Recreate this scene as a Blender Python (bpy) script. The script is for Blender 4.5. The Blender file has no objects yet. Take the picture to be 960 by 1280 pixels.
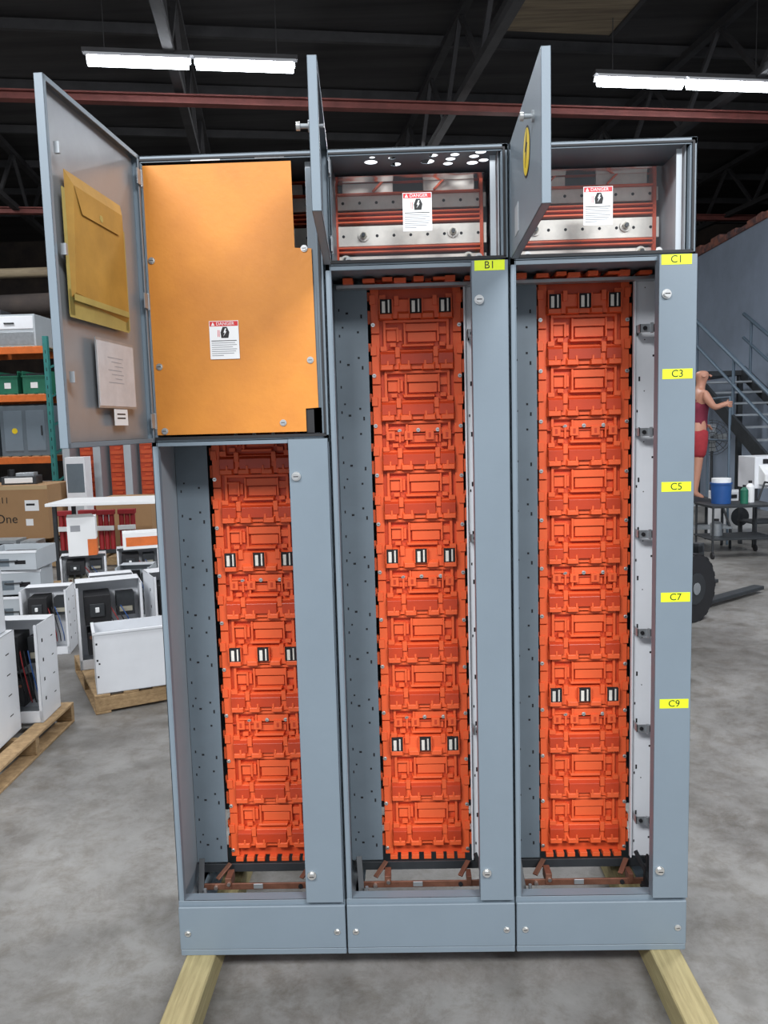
import bpy, bmesh, math, random
from mathutils import Vector, Matrix
random.seed(7)
scn=bpy.context.scene
scn.view_settings.view_transform='Standard'
scn.view_settings.exposure=0.0
COL=bpy.context.collection
# ---------------------------------------------------------------- materials
def nodes(m):
    m.use_nodes=True; nt=m.node_tree; return nt, nt.nodes['Principled BSDF']
def mat(name,col,rough=0.5,metal=0.0,var=0.0,scale=8.0,col2=None,bump=0.0,bscale=60.0,spec=0.5,trans=0.0,stretch=None,lo=0.35,hi=0.65):
    m=bpy.data.materials.new(name); nt,b=nodes(m)
    b.inputs['Base Color'].default_value=(*col,1); b.inputs['Roughness'].default_value=rough
    b.inputs['Metallic'].default_value=metal
    b.inputs['Specular IOR Level'].default_value=spec
    tc=nt.nodes.new('ShaderNodeTexCoord')
    mp=nt.nodes.new('ShaderNodeMapping'); nt.links.new(tc.outputs['Object'],mp.inputs[0])
    if stretch: mp.inputs['Scale'].default_value=stretch
    if var>0 or col2:
        n=nt.nodes.new('ShaderNodeTexNoise'); n.inputs['Scale'].default_value=scale; n.inputs['Detail'].default_value=6
        n.inputs['Roughness'].default_value=0.65
        nt.links.new(mp.outputs[0],n.inputs[0])
        r=nt.nodes.new('ShaderNodeValToRGB'); nt.links.new(n.outputs[0],r.inputs[0])
        c2=col2 if col2 else tuple(c*(1-var) for c in col)
        r.color_ramp.elements[0].position=lo; r.color_ramp.elements[1].position=hi
        r.color_ramp.elements[0].color=(*c2,1); r.color_ramp.elements[1].color=(*col,1)
        nt.links.new(r.outputs[0],b.inputs['Base Color'])
    if bump>0:
        n2=nt.nodes.new('ShaderNodeTexNoise'); n2.inputs['Scale'].default_value=bscale; n2.inputs['Detail'].default_value=4
        nt.links.new(mp.outputs[0],n2.inputs[0])
        bp=nt.nodes.new('ShaderNodeBump'); bp.inputs['Strength'].default_value=bump; bp.inputs['Distance'].default_value=0.02
        nt.links.new(n2.outputs[0],bp.inputs['Height']); nt.links.new(bp.outputs[0],b.inputs['Normal'])
    return m
def emis(name,col,s):
    m=bpy.data.materials.new(name); nt,b=nodes(m)
    b.inputs['Base Color'].default_value=(0.9,0.9,0.9,1)
    b.inputs['Emission Color'].default_value=(*col,1); b.inputs['Emission Strength'].default_value=s
    return m
def clear_mat(name):
    m=bpy.data.materials.new(name); m.use_nodes=True; nt=m.node_tree; nt.nodes.clear()
    o=nt.nodes.new('ShaderNodeOutputMaterial'); mx=nt.nodes.new('ShaderNodeMixShader'); t=nt.nodes.new('ShaderNodeBsdfTransparent')
    g=nt.nodes.new('ShaderNodeBsdfGlossy'); g.inputs['Roughness'].default_value=0.14; g.inputs['Color'].default_value=(1,1,1,1)
    t.inputs['Color'].default_value=(0.97,0.975,0.98,1)
    fr=nt.nodes.new('ShaderNodeFresnel'); fr.inputs['IOR'].default_value=1.4
    ad=nt.nodes.new('ShaderNodeMath'); ad.operation='ADD'; ad.inputs[1].default_value=0.03
    n=nt.nodes.new('ShaderNodeTexNoise'); n.inputs['Scale'].default_value=3.5
    tc=nt.nodes.new('ShaderNodeTexCoord'); nt.links.new(tc.outputs['Object'],n.inputs[0])
    bp=nt.nodes.new('ShaderNodeBump'); bp.inputs['Strength'].default_value=0.55; bp.inputs['Distance'].default_value=0.05
    nt.links.new(n.outputs[0],bp.inputs['Height']); nt.links.new(bp.outputs[0],g.inputs['Normal'])
    nt.links.new(fr.outputs[0],ad.inputs[0]); nt.links.new(ad.outputs[0],mx.inputs[0])
    nt.links.new(t.outputs[0],mx.inputs[1]); nt.links.new(g.outputs[0],mx.inputs[2]); nt.links.new(mx.outputs[0],o.inputs[0])
    return m
M={}
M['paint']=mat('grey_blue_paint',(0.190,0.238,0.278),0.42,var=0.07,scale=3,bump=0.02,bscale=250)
M['paintin']=mat('grey_blue_paint_shaded',(0.140,0.176,0.205),0.48,var=0.12,scale=5)  # outer paint darkened, interior shade put into the colour
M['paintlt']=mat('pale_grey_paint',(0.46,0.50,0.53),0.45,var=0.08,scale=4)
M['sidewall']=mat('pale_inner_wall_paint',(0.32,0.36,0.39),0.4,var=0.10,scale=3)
M['doorin']=mat('door_inner_paint',(0.33,0.35,0.37),0.33,0.35,var=0.12,scale=5,bump=0.02,bscale=30)
M['white']=mat('white_paint',(0.82,0.84,0.87),0.4,var=0.05,scale=6)
M['galv']=mat('galvanised_steel',(0.42,0.45,0.47),0.38,0.55,var=0.2,scale=14)
M['dark']=mat('black_rubber',(0.012,0.012,0.014),0.6)
M['hole']=mat('hole_dark',(0.01,0.01,0.012),0.9)
M['orange']=mat('orange_plastic',(0.78,0.118,0.034),0.42,var=0.12,scale=5,spec=0.4)
M['orange2']=mat('orange_plastic_cover',(0.52,0.050,0.013),0.35,var=0.15,scale=9,spec=0.5)
M['orange3']=mat('orange_plastic_shaded',(0.60,0.072,0.018),0.5)  # same plastic made darker, recess shade put into the colour
M['amber']=mat('amber_phenolic',(0.66,0.245,0.030),0.55,col2=(0.58,0.205,0.026),scale=6,bump=0.04,bscale=90,lo=0.3,hi=0.6)
M['chrome']=mat('zinc_screw',(0.72,0.72,0.70),0.28,0.9)
M['silver']=mat('tinned_bus',(0.84,0.80,0.72),0.45,0.15,var=0.25,scale=12)
M['copper']=mat('oxidised_copper',(0.25,0.11,0.07),0.5,0.4,var=0.4,scale=20)
M['yellow']=mat('yellow_label',(0.72,0.86,0.02),0.5)
M['yelsign']=mat('yellow_sign',(0.85,0.62,0.02),0.5)
M['black']=mat('black_ink',(0.01,0.01,0.01),0.6)
M['greyink']=mat('grey_ink',(0.30,0.31,0.33),0.6)
M['lwhite']=mat('white_label',(0.83,0.84,0.84),0.5)
M['red']=mat('red_ink',(0.62,0.02,0.025),0.5)
M['clear']=clear_mat('clear_plastic_sheet')
M['manila']=mat('manila_envelope',(0.44,0.24,0.042),0.55,var=0.25,scale=7,bump=0.12,bscale=12)
M['tape']=mat('yellow_tape',(0.40,0.34,0.11),0.3,var=0.18,scale=14)
M['pocket']=mat('paper_in_pocket',(0.60,0.59,0.60),0.25,var=0.15,scale=14)
M['wood']=mat('pine_timber',(0.44,0.37,0.19),0.75,col2=(0.30,0.25,0.12),scale=7,stretch=(14,0.8,14),bump=0.15,bscale=9)
M['pallet']=mat('pallet_wood',(0.46,0.31,0.16),0.8,col2=(0.28,0.18,0.09),scale=5,stretch=(5,5,12),bump=0.1,bscale=30)
M['card']=mat('cardboard',(0.36,0.21,0.10),0.8,var=0.08,scale=3)
M['cardtape']=mat('packing_tape',(0.50,0.36,0.20),0.35)
M['teal']=mat('teal_upright',(0.04,0.24,0.22),0.5,var=0.2)
M['rackor']=mat('orange_beam_paint',(0.75,0.17,0.03),0.5,var=0.2)
M['green']=mat('green_bin',(0.02,0.17,0.10),0.5,var=0.2)
M['steel']=mat('dark_steel',(0.045,0.05,0.055),0.5,0.3,var=0.3)
M['rust']=mat('red_oxide_steel',(0.20,0.055,0.045),0.7,var=0.35,scale=4)
M['truss']=mat('ceiling_steel',(0.036,0.035,0.037),0.7,var=0.4,scale=3)
M['redp']=mat('red_paint',(0.35,0.02,0.025),0.45,var=0.15)
M['blue']=mat('blue_plastic',(0.02,0.09,0.30),0.4,var=0.1)
M['skin']=mat('skin',(0.50,0.24,0.16),0.5,var=0.06,scale=20)
M['tank']=mat('maroon_cloth',(0.20,0.02,0.045),0.85,var=0.2,scale=14,bump=0.1,bscale=30)
M['shorts']=mat('red_cloth',(0.38,0.03,0.04),0.85,var=0.2,scale=14,bump=0.1,bscale=30)
M['shoe']=mat('dark_shoe',(0.03,0.03,0.035),0.7)
M['beige']=mat('beige_component',(0.45,0.42,0.33),0.5,var=0.15)
M['tube']=emis('fluorescent_tube',(0.88,0.93,1.0),20)
M['glow']=emis('added_glow',(0.93,0.97,1.0),2.2)  # glow added so the vent holes show white
M['brown']=mat('brown_board',(0.25,0.20,0.125),0.8,col2=(0.12,0.09,0.06),scale=2,stretch=(0.4,8,1))
# ---------------------------------------------------------------- mesh builder
class MB:
    def __init__(s): s.v=[];s.f=[];s.m=[];s.mats=[];s.sm=[]
    def mi(s,k):
        if k not in s.mats: s.mats.append(k)
        return s.mats.index(k)
    def add(s,vs,fs,k,T=None,smooth=False):
        b=len(s.v)
        for v in vs:
            v=Vector(v)
            if T is not None: v=T@v
            s.v.append(v)
        i=s.mi(k)
        for f in fs: s.f.append([b+j for j in f]); s.m.append(i); s.sm.append(smooth)
        return s
    def box(s,x0,x1,y0,y1,z0,z1,k,T=None):
        vs=[(x,y,z) for z in (z0,z1) for y in (y0,y1) for x in (x0,x1)]
        fs=[(0,2,3,1),(4,5,7,6),(0,1,5,4),(2,6,7,3),(0,4,6,2),(1,3,7,5)]
        return s.add(vs,fs,k,T)
    def wedge(s,x0,x1,y0,y1,z0,z1,k,dz0=0,dz1=0,ins=0,T=None):
        vs=[(x0+ins,y0,z0+dz0),(x1-ins,y0,z0+dz0),(x0,y1,z0),(x1,y1,z0),(x0+ins,y0,z1-dz1),(x1-ins,y0,z1-dz1),(x0,y1,z1),(x1,y1,z1)]
        fs=[(0,2,3,1),(4,5,7,6),(0,1,5,4),(2,6,7,3),(0,4,6,2),(1,3,7,5)]
        return s.add(vs,fs,k,T)
    def cyl(s,p0,p1,r,k,n=12,r2=None,T=None,smooth=True):
        p0=Vector(p0);p1=Vector(p1);d=(p1-p0).normalized();r2=r if r2 is None else r2
        a=d.orthogonal().normalized();b=d.cross(a)
        vs=[];
        for p,rr in ((p0,r),(p1,r2)):
            for i in range(n):
                t=2*math.pi*i/n; vs.append(p+a*math.cos(t)*rr+b*math.sin(t)*rr)
        s.add(vs,[(i,(i+1)%n,n+(i+1)%n,n+i) for i in range(n)],k,T,smooth)
        s.add(vs[:n],[tuple(range(n-1,-1,-1))],k,T); s.add(vs[n:],[tuple(range(n))],k,T)
        return s
    def bar(s,p0,p1,w,h,k):
        p0=Vector(p0);p1=Vector(p1);d=(p1-p0);L=d.length;d.normalize()
        up=Vector((0,0,1));
        if abs(d.dot(up))>0.99: up=Vector((0,1,0))
        a=d.cross(up).normalized();b=a.cross(d)
        R=Matrix((a,d,b)).transposed().to_4x4();R.translation=p0
        return s.box(-w/2,w/2,0,L,-h/2,h/2,k,R)
    def poly(s,pts,y0,y1,k,T=None):
        n=len(pts); vs=[(x,y0,z) for x,z in pts]+[(x,y1,z) for x,z in pts]
        fs=[tuple(range(n)),tuple(range(2*n-1,n-1,-1))]+[(i,i+n,(i+1)%n+n,(i+1)%n) for i in range(n)]
        return s.add(vs,fs,k,T)
    def tube(s,pts,r,k,n=8):
        for a,b in zip(pts[:-1],pts[1:]): s.cyl(a,b,r,k,n)
        return s
    def text(s,body,size,k,T,cx=True):
        cu=bpy.data.curves.new('t','FONT'); cu.body=body; cu.size=size
        cu.align_x='CENTER' if cx else 'LEFT'; cu.align_y='CENTER'; cu.resolution_u=3
        o=bpy.data.objects.new('t',cu); COL.objects.link(o)
        bpy.context.view_layer.update()
        me=bpy.data.meshes.new_from_object(o.evaluated_get(bpy.context.evaluated_depsgraph_get()))
        s.add([v.co.copy() for v in me.vertices],[tuple(p.vertices) for p in me.polygons],k,T)
        bpy.data.objects.remove(o); bpy.data.meshes.remove(me); bpy.data.curves.remove(cu)
        return s
    def mesh(s,name):
        me=bpy.data.meshes.new(name); me.from_pydata([tuple(v) for v in s.v],[],s.f)
        for k in s.mats: me.materials.append(M[k])
        me.polygons.foreach_set('material_index',s.m); me.polygons.foreach_set('use_smooth',s.sm)
        me.update(); return me
def bevel(o,w,seg=1):
    if w>0:
        b=o.modifiers.new('bevel','BEVEL'); b.width=w; b.segments=seg; b.limit_method='ANGLE'; b.angle_limit=math.radians(50)
def put(mb,name,parent=None,loc=(0,0,0),rot=0.0,bw=0.0,label=None,cat=None,group=None,me=None):
    o=bpy.data.objects.new(name,me if me else mb.mesh(name)); COL.objects.link(o)
    o.location=loc; o.rotation_euler=(0,0,rot)
    if parent is not None: o.parent=parent
    if label:o['label']=label
    if cat:o['category']=cat
    if group:o['group']=group
    bevel(o,bw); return o
def thing(name,label,cat,loc=(0,0,0),rot=0.0,group=None):
    e=bpy.data.objects.new(name,None); e.empty_display_size=0.1; COL.objects.link(e); e.location=loc; e.rotation_euler=(0,0,rot)
    e['label']=label;e['category']=cat
    if group:e['group']=group
    return e
def structure(o): o['kind']='structure'; return o
def TF(x,y,z): return Matrix.Translation((x,y,z))@Matrix.Rotation(math.pi/2,4,'X')
# ---------------------------------------------------------------- camera (pose solved from the cabinet's known size)
cx,cy,cz,rx,ry,rz,fpx=-0.0562,-2.2402,1.6779,-0.1101,-0.0272,0.0229,991.02
c_,s_=math.cos(rz),math.sin(rz)
r=Vector((c_,s_,0));f=Vector((-s_,c_,0));u=Vector((0,0,1))
f2=f*math.cos(rx)+u*math.sin(rx);u2=u*math.cos(rx)-f*math.sin(rx)
r3=r*math.cos(ry)+u2*math.sin(ry);u3=u2*math.cos(ry)-r*math.sin(ry)
cam=bpy.data.cameras.new('camera');co=bpy.data.objects.new('camera',cam);COL.objects.link(co)
mw=Matrix((r3,u3,-f2)).transposed().to_4x4();mw.translation=(cx,cy,cz);co.matrix_world=mw
cam.sensor_fit='VERTICAL';cam.sensor_height=36;cam.lens=fpx/1280*36;cam.clip_start=0.05
scn.camera=co
# ---------------------------------------------------------------- room
def concrete():
    m=bpy.data.materials.new('concrete_floor');nt,b=nodes(m);L=nt.links
    tc=nt.nodes.new('ShaderNodeTexCoord')
    n=nt.nodes.new('ShaderNodeTexNoise');n.inputs['Scale'].default_value=1.1;n.inputs['Detail'].default_value=10;n.inputs['Roughness'].default_value=0.70
    n.inputs['Distortion'].default_value=0.2
    L.new(tc.outputs['Object'],n.inputs[0])
    r=nt.nodes.new('ShaderNodeValToRGB');L.new(n.outputs[0],r.inputs[0])
    r.color_ramp.elements[0].position=0.36;r.color_ramp.elements[0].color=(0.135,0.128,0.118,1)
    r.color_ramp.elements[1].position=0.60;r.color_ramp.elements[1].color=(0.258,0.252,0.24,1)
    v=nt.nodes.new('ShaderNodeTexNoise');v.inputs['Scale'].default_value=7;v.inputs['Detail'].default_value=12;v.inputs['Roughness'].default_value=0.82
    v.inputs['Distortion'].default_value=0.3
    L.new(tc.outputs['Object'],v.inputs[0])
    r2=nt.nodes.new('ShaderNodeValToRGB');L.new(v.outputs[0],r2.inputs[0])
    r2.color_ramp.elements[0].position=0.38;r2.color_ramp.elements[0].color=(0.60,0.55,0.49,1)
    r2.color_ramp.elements[1].position=0.55;r2.color_ramp.elements[1].color=(1,1,1,1)
    mx=nt.nodes.new('ShaderNodeMix');mx.data_type='RGBA';mx.blend_type='MULTIPLY';mx.inputs[0].default_value=0.8
    L.new(r.outputs[0],mx.inputs[6]);L.new(r2.outputs[0],mx.inputs[7])
    sp=nt.nodes.new('ShaderNodeTexNoise');sp.inputs['Scale'].default_value=2.6;sp.inputs['Detail'].default_value=3
    L.new(tc.outputs['Object'],sp.inputs[0])
    r3_=nt.nodes.new('ShaderNodeValToRGB');L.new(sp.outputs[0],r3_.inputs[0])
    r3_.color_ramp.elements[0].position=0.30;r3_.color_ramp.elements[0].color=(0.50,0.47,0.43,1)
    r3_.color_ramp.elements[1].position=0.40;r3_.color_ramp.elements[1].color=(1,1,1,1)
    m2=nt.nodes.new('ShaderNodeMix');m2.data_type='RGBA';m2.blend_type='MULTIPLY';m2.inputs[0].default_value=0.8
    L.new(mx.outputs[2],m2.inputs[6]);L.new(r3_.outputs[0],m2.inputs[7]);L.new(m2.outputs[2],b.inputs['Base Color'])
    rr=nt.nodes.new('ShaderNodeMapRange');rr.inputs['To Min'].default_value=0.26;rr.inputs['To Max'].default_value=0.6
    L.new(v.outputs[0],rr.inputs[0]);L.new(rr.outputs[0],b.inputs['Roughness'])
    bp=nt.nodes.new('ShaderNodeBump');bp.inputs['Strength'].default_value=0.12;bp.inputs['Distance'].default_value=0.02
    L.new(v.outputs[0],bp.inputs['Height']);L.new(bp.outputs[0],b.inputs['Normal'])
    return m
M['concrete']=concrete()
M['ceil']=mat('dark_roof_deck',(0.036,0.034,0.034),0.9,col2=(0.014,0.013,0.014),scale=0.7,stretch=(0.3,4,1))
M['wallb']=mat('dim_brown_wall',(0.070,0.052,0.042),0.9,col2=(0.03,0.025,0.024),scale=1.2)
M['wallg']=mat('blue_grey_block_wall',(0.36,0.43,0.54),0.75,var=0.15,scale=1.5)
M['railp']=mat('blue_grey_rail_paint',(0.09,0.13,0.17),0.5)
M['brick']=mat('ragged_brick',(0.45,0.17,0.11),0.9,col2=(0.10,0.08,0.09),scale=6,bump=0.5,bscale=20)
b=MB();b.box(-16,16,-8,22,-0.1,0,'concrete');structure(put(b,'floor'))
b=MB();b.box(-16,16,-8,22,7.4,7.5,'ceil');structure(put(b,'ceiling'))
b=MB();b.box(-16,16,22,22.2,0,7.4,'wallb');structure(put(b,'wall_back'))
b=MB();b.box(-16.2,-16,-8,22,0,7.4,'wallb');structure(put(b,'wall_left'))
b=MB();b.box(6.3,6.5,3,22,0,5.0,'wallg');structure(put(b,'wall_right'))
b=MB();b.box(16,16.2,-8,22,0,7.4,'wallb');structure(put(b,'wall_outer'))
b=MB();b.box(-1.4,3.0,15.3,18.2,7.37,7.385,'glow');structure(put(b,'vent_glow_panel_1'))  # unseen glowing panel added behind the cabinet to brighten its vent holes
b=MB()
y=3.0
while y<22:
    l=random.uniform(.18,.5);h=random.uniform(.03,.2)
    b.box(6.26,6.5,y,y+l*.95,5.0,5.0+h,'brick');y+=l
structure(put(b,'trim_1',bw=0.01))
a=math.atan(0.165)
D=Vector((math.cos(a),math.sin(a),0));N=Vector((-math.sin(a),math.cos(a),0))
def bp(u_,v_,z): return D*u_+N*v_+Vector((0,0,z))
def ibeam(p0,p1,w,h,k,name):
    b=MB();t=0.02
    b.bar(p0+Vector((0,0,h/2)),p1+Vector((0,0,h/2)),w,t,k);b.bar(p0-Vector((0,0,h/2)),p1-Vector((0,0,h/2)),w,t,k);b.bar(p0,p1,t,h,k)
    o=put(b,name);o['kind']='structure';return o
for i,(v,z) in enumerate([(9.05,6.0),(15.0,6.1)]):
    ibeam(bp(-13,v,z),bp(13,v,z),0.14,0.10,'rust','trim_%d'%(2+i))
ti=4
for u_ in (-9,-5.2,-1.4,2.4,6.2,10):
    b=MB();z0,z1=6.15,7.2
    b.bar(bp(u_,-6,z0),bp(u_,20,z0),0.12,0.10,'truss');b.bar(bp(u_,-6,z1),bp(u_,20,z1),0.12,0.10,'truss')
    v=-6
    while v<19:
        b.bar(bp(u_,v,z0),bp(u_,v+1,z1),0.06,0.06,'truss');b.bar(bp(u_,v+1,z1),bp(u_,v+2,z0),0.06,0.06,'truss');v+=2
    structure(put(b,'trim_%d'%ti));ti+=1
for v in range(-4,21,2):
    b=MB();b.bar(bp(-14,v,7.3),bp(14,v,7.3),0.07,0.14,'truss');structure(put(b,'trim_%d'%ti));ti+=1
b=MB();b.bar(bp(3.5,5.9,6.8),bp(3.5,8.5,6.8),1.7,.04,'brown');b.bar(bp(2.65,5.9,6.8),bp(2.65,8.5,6.8),.06,.1,'truss');b.bar(bp(4.35,5.9,6.8),bp(4.35,8.5,6.8),.06,.1,'truss')
structure(put(b,'trim_%d'%ti));ti+=1
# ---------------------------------------------------------------- light fixtures and unseen lamps
def fixture(p,label):
    e=thing('fluorescent_light',label,'ceiling light',p,a,group='hanging fluorescent lights')
    b=MB();b.box(-1.25,1.25,-.05,.05,.08,.13,'truss')
    for x in (-.62,.62):
        b.add([(x-.6,-0.09,0.03),(x+.6,-0.09,0.03),(x+.6,-0.05,0.08),(x-.6,-0.05,0.08),(x+.6,0.05,0.08),(x-.6,0.05,0.08),(x+.6,0.09,0.03),(x-.6,0.09,0.03)],[(0,1,2,3),(4,5,7,6)],'white')
    put(b,'reflector',e)
    for x in (-0.62,0.62):
        b=MB();b.cyl((x-0.575,0,0.0),(x+0.575,0,0.0),0.062,'tube',14);put(b,'lamp_tube',e)
    for x in (-1,1):
        b=MB();b.cyl((x,0,0.13),(x,0,1.38),0.006,'truss',6)
        put(b,'hanger',e)
    return e
fixture((-2.42,7.68,6.0),'white twin fluorescent tube fixture hanging from dark roof steel')
fixture((3.79,8.79,6.0),'white twin fluorescent tube fixture hanging from dark roof steel')
def area(n,loc,sx,sy,e,rot=(0,0,0),col=(0.95,0.97,1.0)):
    l=bpy.data.lights.new(n,'AREA');l.shape='RECTANGLE';l.size=sx;l.size_y=sy;l.energy=e;l.color=col
    o=bpy.data.objects.new(n,l);COL.objects.link(o);o.location=loc;o.rotation_euler=rot;return o
area('unseen_light',(-2.7,-5.2,5.4),3.0,1.0,460,(math.radians(42),0,0))  # unseen front lamp, lowered and tilted to brighten the cabinet interiors
area('unseen_light',(2.7,-5.2,5.4),3.0,1.0,460,(math.radians(42),0,0))  # right-hand twin of the unseen front fill lamp
area('unseen_light',(0.3,0.9,6.8),2.6,0.4,130,(0,0,a))
area('unseen_light',(-6,3,6.8),2.6,0.5,260,(0,0,a))
area('unseen_light',(4.6,3.5,6.8),2.6,0.5,360,(0,0,a))
area('unseen_light',(1.6,11.5,5.9),2.6,0.5,330,(0,math.radians(28),a))  # unseen lamp added to brighten the right-hand wall
area('unseen_light',(-7.5,10.5,6.8),3,0.5,300,(0,0,a))
w=bpy.data.worlds.new('world');scn.world=w;w.use_nodes=True
w.node_tree.nodes['Background'].inputs[0].default_value=(0.84,0.90,1.0,1);w.node_tree.nodes['Background'].inputs[1].default_value=0.62
# ---------------------------------------------------------------- main cabinets
ZB,ZT=0.09,2.422
SEC=[-0.508,0.0,0.508]
HW=0.254
ROW0,PITCH=2.028,0.1528
def screw_mesh(r=0.007,d=0.006):
    b=MB();b.cyl((0,0,0),(0,-d*0.45,0),r*1.35,'chrome',14);b.cyl((0,-d*0.45,0),(0,-d,0),r,'chrome',6,smooth=False);b.box(-r*.75,r*.75,-d-0.0004,-d+0.001,-0.0008,0.0008,'hole')
    return b.mesh('screw')
SCREW=screw_mesh();SCREWS=screw_mesh(0.0045,0.005)
def latch_mesh():
    b=MB();b.cyl((0,0,0),(0,-0.004,0),0.013,'chrome',18);b.cyl((0,-0.004,0),(0,-0.012,0),0.009,'chrome',16);b.box(-.007,.007,-.0125,-.011,-.0012,.0012,'hole')
    return b.mesh('quarter_turn_latch')
LATCH=latch_mesh()
def danger(parent,x,y,z,w,h):
    b=MB();b.box(x-w/2,x+w/2,y-0.001,y,z-h/2,z+h/2,'lwhite')
    b.box(x-w*.48,x+w*.48,y-0.0014,y-0.001,z+h*.36,z+h*.485,'red')
    b.text('DANGER',h*.12,'lwhite',TF(x+w*.05,y-0.0018,z+h*.42))
    b.poly([(x-w*.43,z+h*.375),(x-w*.31,z+h*.375),(x-w*.37,z+h*.47)],y-0.0018,y-0.0014,'lwhite')
    b.poly([(x-w*.10,z+h*.05),(x+w*.14,z+h*.05),(x+w*.18,z+h*.20),(x+w*.10,z+h*.34),(x-w*.04,z+h*.34),(x-w*.12,z+h*.20)],y-0.0014,y-0.001,'black')
    b.poly([(x-w*.03,z+h*.09),(x+w*.03,z+h*.19),(x-w*.02,z+h*.19),(x+w*.04,z+h*.30),(x+.08*w,z+h*.30),(x+w*.05,z+h*.22),(x+w*.09,z+h*.22)],y-0.0018,y-0.0014,'lwhite')
    for q in (-.22,-.17): b.box(x+w*q,x+w*(q+.02),y-.0014,y-.001,z+h*.08,z+h*.26,'red')
    for i in range(8):
        ww=[.43,.40,.43,.36,.43,.41,.38,.2][i]
        zz=z-h*.055*i-h*.02
        b.box(x-w*.44,x-w*.44+w*ww*2,y-0.0014,y-0.001,zz-h*.009,zz+h*.009,'greyink' if i else 'black')
    return put(b,'danger_label',parent,label='white warning label with red danger header')
def barrier(parent,openrows):
    b=MB();y=0.22
    z0,z1=0.275,2.105
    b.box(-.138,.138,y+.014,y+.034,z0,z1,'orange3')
    for k in range(12):
        zc=ROW0-PITCH*k
        zt=min(zc+PITCH*.5,z1);zb=max(zc-PITCH*.5,z0)
        for s in (-1,1):
            xa,xb=sorted((s*.112,s*.137))
            b.box(xa,xb,y+.003,y+.018,zb+.002,zt-.002,'orange')
            xa,xb=sorted((s*.137,s*.147))
            b.box(xa,xb,y+.010,y+.030,zc-.045,zc-.005,'orange');b.box(xa,xb,y+.010,y+.030,zc+.025,zc+.050,'orange')
            xa,xb=sorted((s*.122,s*.140))
            b.box(xa,xb,y-.003,y+.004,zc+.012,zc+.040,'orange')
        b.wedge(-.112,.112,y-.004,y+.018,zc-.034,zc+.030,'orange',0.002,.006,.004)
        for x,wd in ((-.091,.024),(-.036,.022),(.036,.022),(.091,.024)):
            b.wedge(x-wd,x+wd,y-.016,y+.004,zc-.036,zc-.006,'orange',.003,.014,.006)
        if k in openrows:
            for x in (-.09,0,.088):
                b.box(x-.018,x+.018,y-.0175,y-.002,zc-.018,zc+.024,'hole')
                b.box(x-.012,x-.002,y-.0182,y-.0170,zc-.016,zc+.018,'silver')
                b.box(x+.006,x+.011,y-.0182,y-.0170,zc-.016,zc+.022,'silver')
                b.box(x-.021,x-.018,y-.020,y-.002,zc-.020,zc+.026,'orange');b.box(x+.018,x+.021,y-.020,y-.002,zc-.020,zc+.026,'orange')
        else:
            for x,wd in ((-.088,.024),(0,.050),(.088,.024)):
                b.wedge(x-wd,x+wd,y-.014,y-.001,zc-.018,zc+.024,'orange2',.001,.010,.002)
                for q in (-.5,.5) if wd>.04 else (0,):
                    b.box(x+q*wd-.003,x+q*wd+.003,y-.0165,y-.006,zc-.022,zc-.006,'orange')
        for x in (-.058,.058):
            b.box(x-.007,x+.007,y-.011,y+.010,zc+.004,zc+.034,'orange')
        for x in (-.10,.10):
            b.box(x-.010,x+.010,y-.007,y+.010,zc+.024,zc+.038,'orange')
        if k<11:
            zm=zc-PITCH*.5
            b.box(-.100,-.092,y-.001,y+.018,zm-.044,zm+.040,'orange');b.box(.092,.100,y-.001,y+.018,zm-.044,zm+.040,'orange')
            b.box(-.100,.100,y+.000,y+.018,zm+.032,zm+.040,'orange')
            b.box(-.032,.066,y+.002,y+.018,zm+.006,zm+.028,'orange')
            b.box(-.026,.060,y+.005,y+.018,zm-.026,zm+.002,'orange')
            b.box(-.038,-.032,y-.003,y+.018,zm-.036,zm+.030,'orange');b.box(.064,.069,y-.003,y+.018,zm-.026,zm+.030,'orange')
            b.box(-.090,-.044,y+.006,y+.018,zm-.022,zm+.012,'orange')
            b.box(-.092,-.060,y-.002,y+.018,zm+.012,zm+.018,'orange')
            b.box(-.060,-.054,y-.002,y+.018,zm-.026,zm+.018,'orange')
            b.box(.069,.092,y+.004,y+.018,zm-.004,zm+.018,'orange')
            b.wedge(-.046,.056,y-.005,y+.018,zm-.040,zm-.029,'orange',.0,.005,.004)
            b.box(-.080,-.062,y-.003,y+.012,zm-.040,zm-.028,'orange');b.box(.070,.088,y-.003,y+.012,zm-.040,zm-.028,'orange')
            if k%3==2:
                b.box(-.112,.112,y-.001,y+.018,zm-.002,zm+.002,'orange2')
                for x in (-.085,-.03,.035,.088):
                    b.box(x-.013,x+.013,y-.006,y+.012,zm-.018,zm+.010,'orange');b.box(x-.004,x+.004,y-.0065,y-.004,zm-.012,zm+.004,'orange2')
    for x in (-.11,-.075,-.04,.0,.04,.075,.11):
        b.box(x-.012,x+.012,y-.004,y+.03,z0-.014,z0,'orange');b.box(x-.010,x+.010,y-.002,y+.03,z1,z1+.010,'orange')
    o=put(b,'bus_barrier',parent,bw=0.0016,label='orange moulded plastic bus bar cover')
    for k in range(12):
        zc=ROW0-PITCH*k
        for s in (-1,1):
            put(None,'screw',o,(s*.131,y+.002,zc-.055+(.0 if s>0 else .006)),me=SCREWS)
    for k in (2,5,8):
        zm=ROW0-PITCH*k-PITCH*.5
        for x in (-.058,.0,.060): put(None,'screw',o,(x,y+.001,zm+.012),me=SCREWS)
    return o
def slots(b,x,y,zs,w=.005,h=.011,d=0.0006):
    for z in zs: b.box(x-w/2,x+w/2,y-d,y+.0003,z-h/2,z+h/2,'hole')
labels=['grey-blue cabinet section with amber barrier panel and wide open door',
        'grey-blue cabinet section with B1 tag and orange bus barrier',
        'grey-blue cabinet section with yellow C tags and orange bus barrier']
cabs=[]
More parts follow.
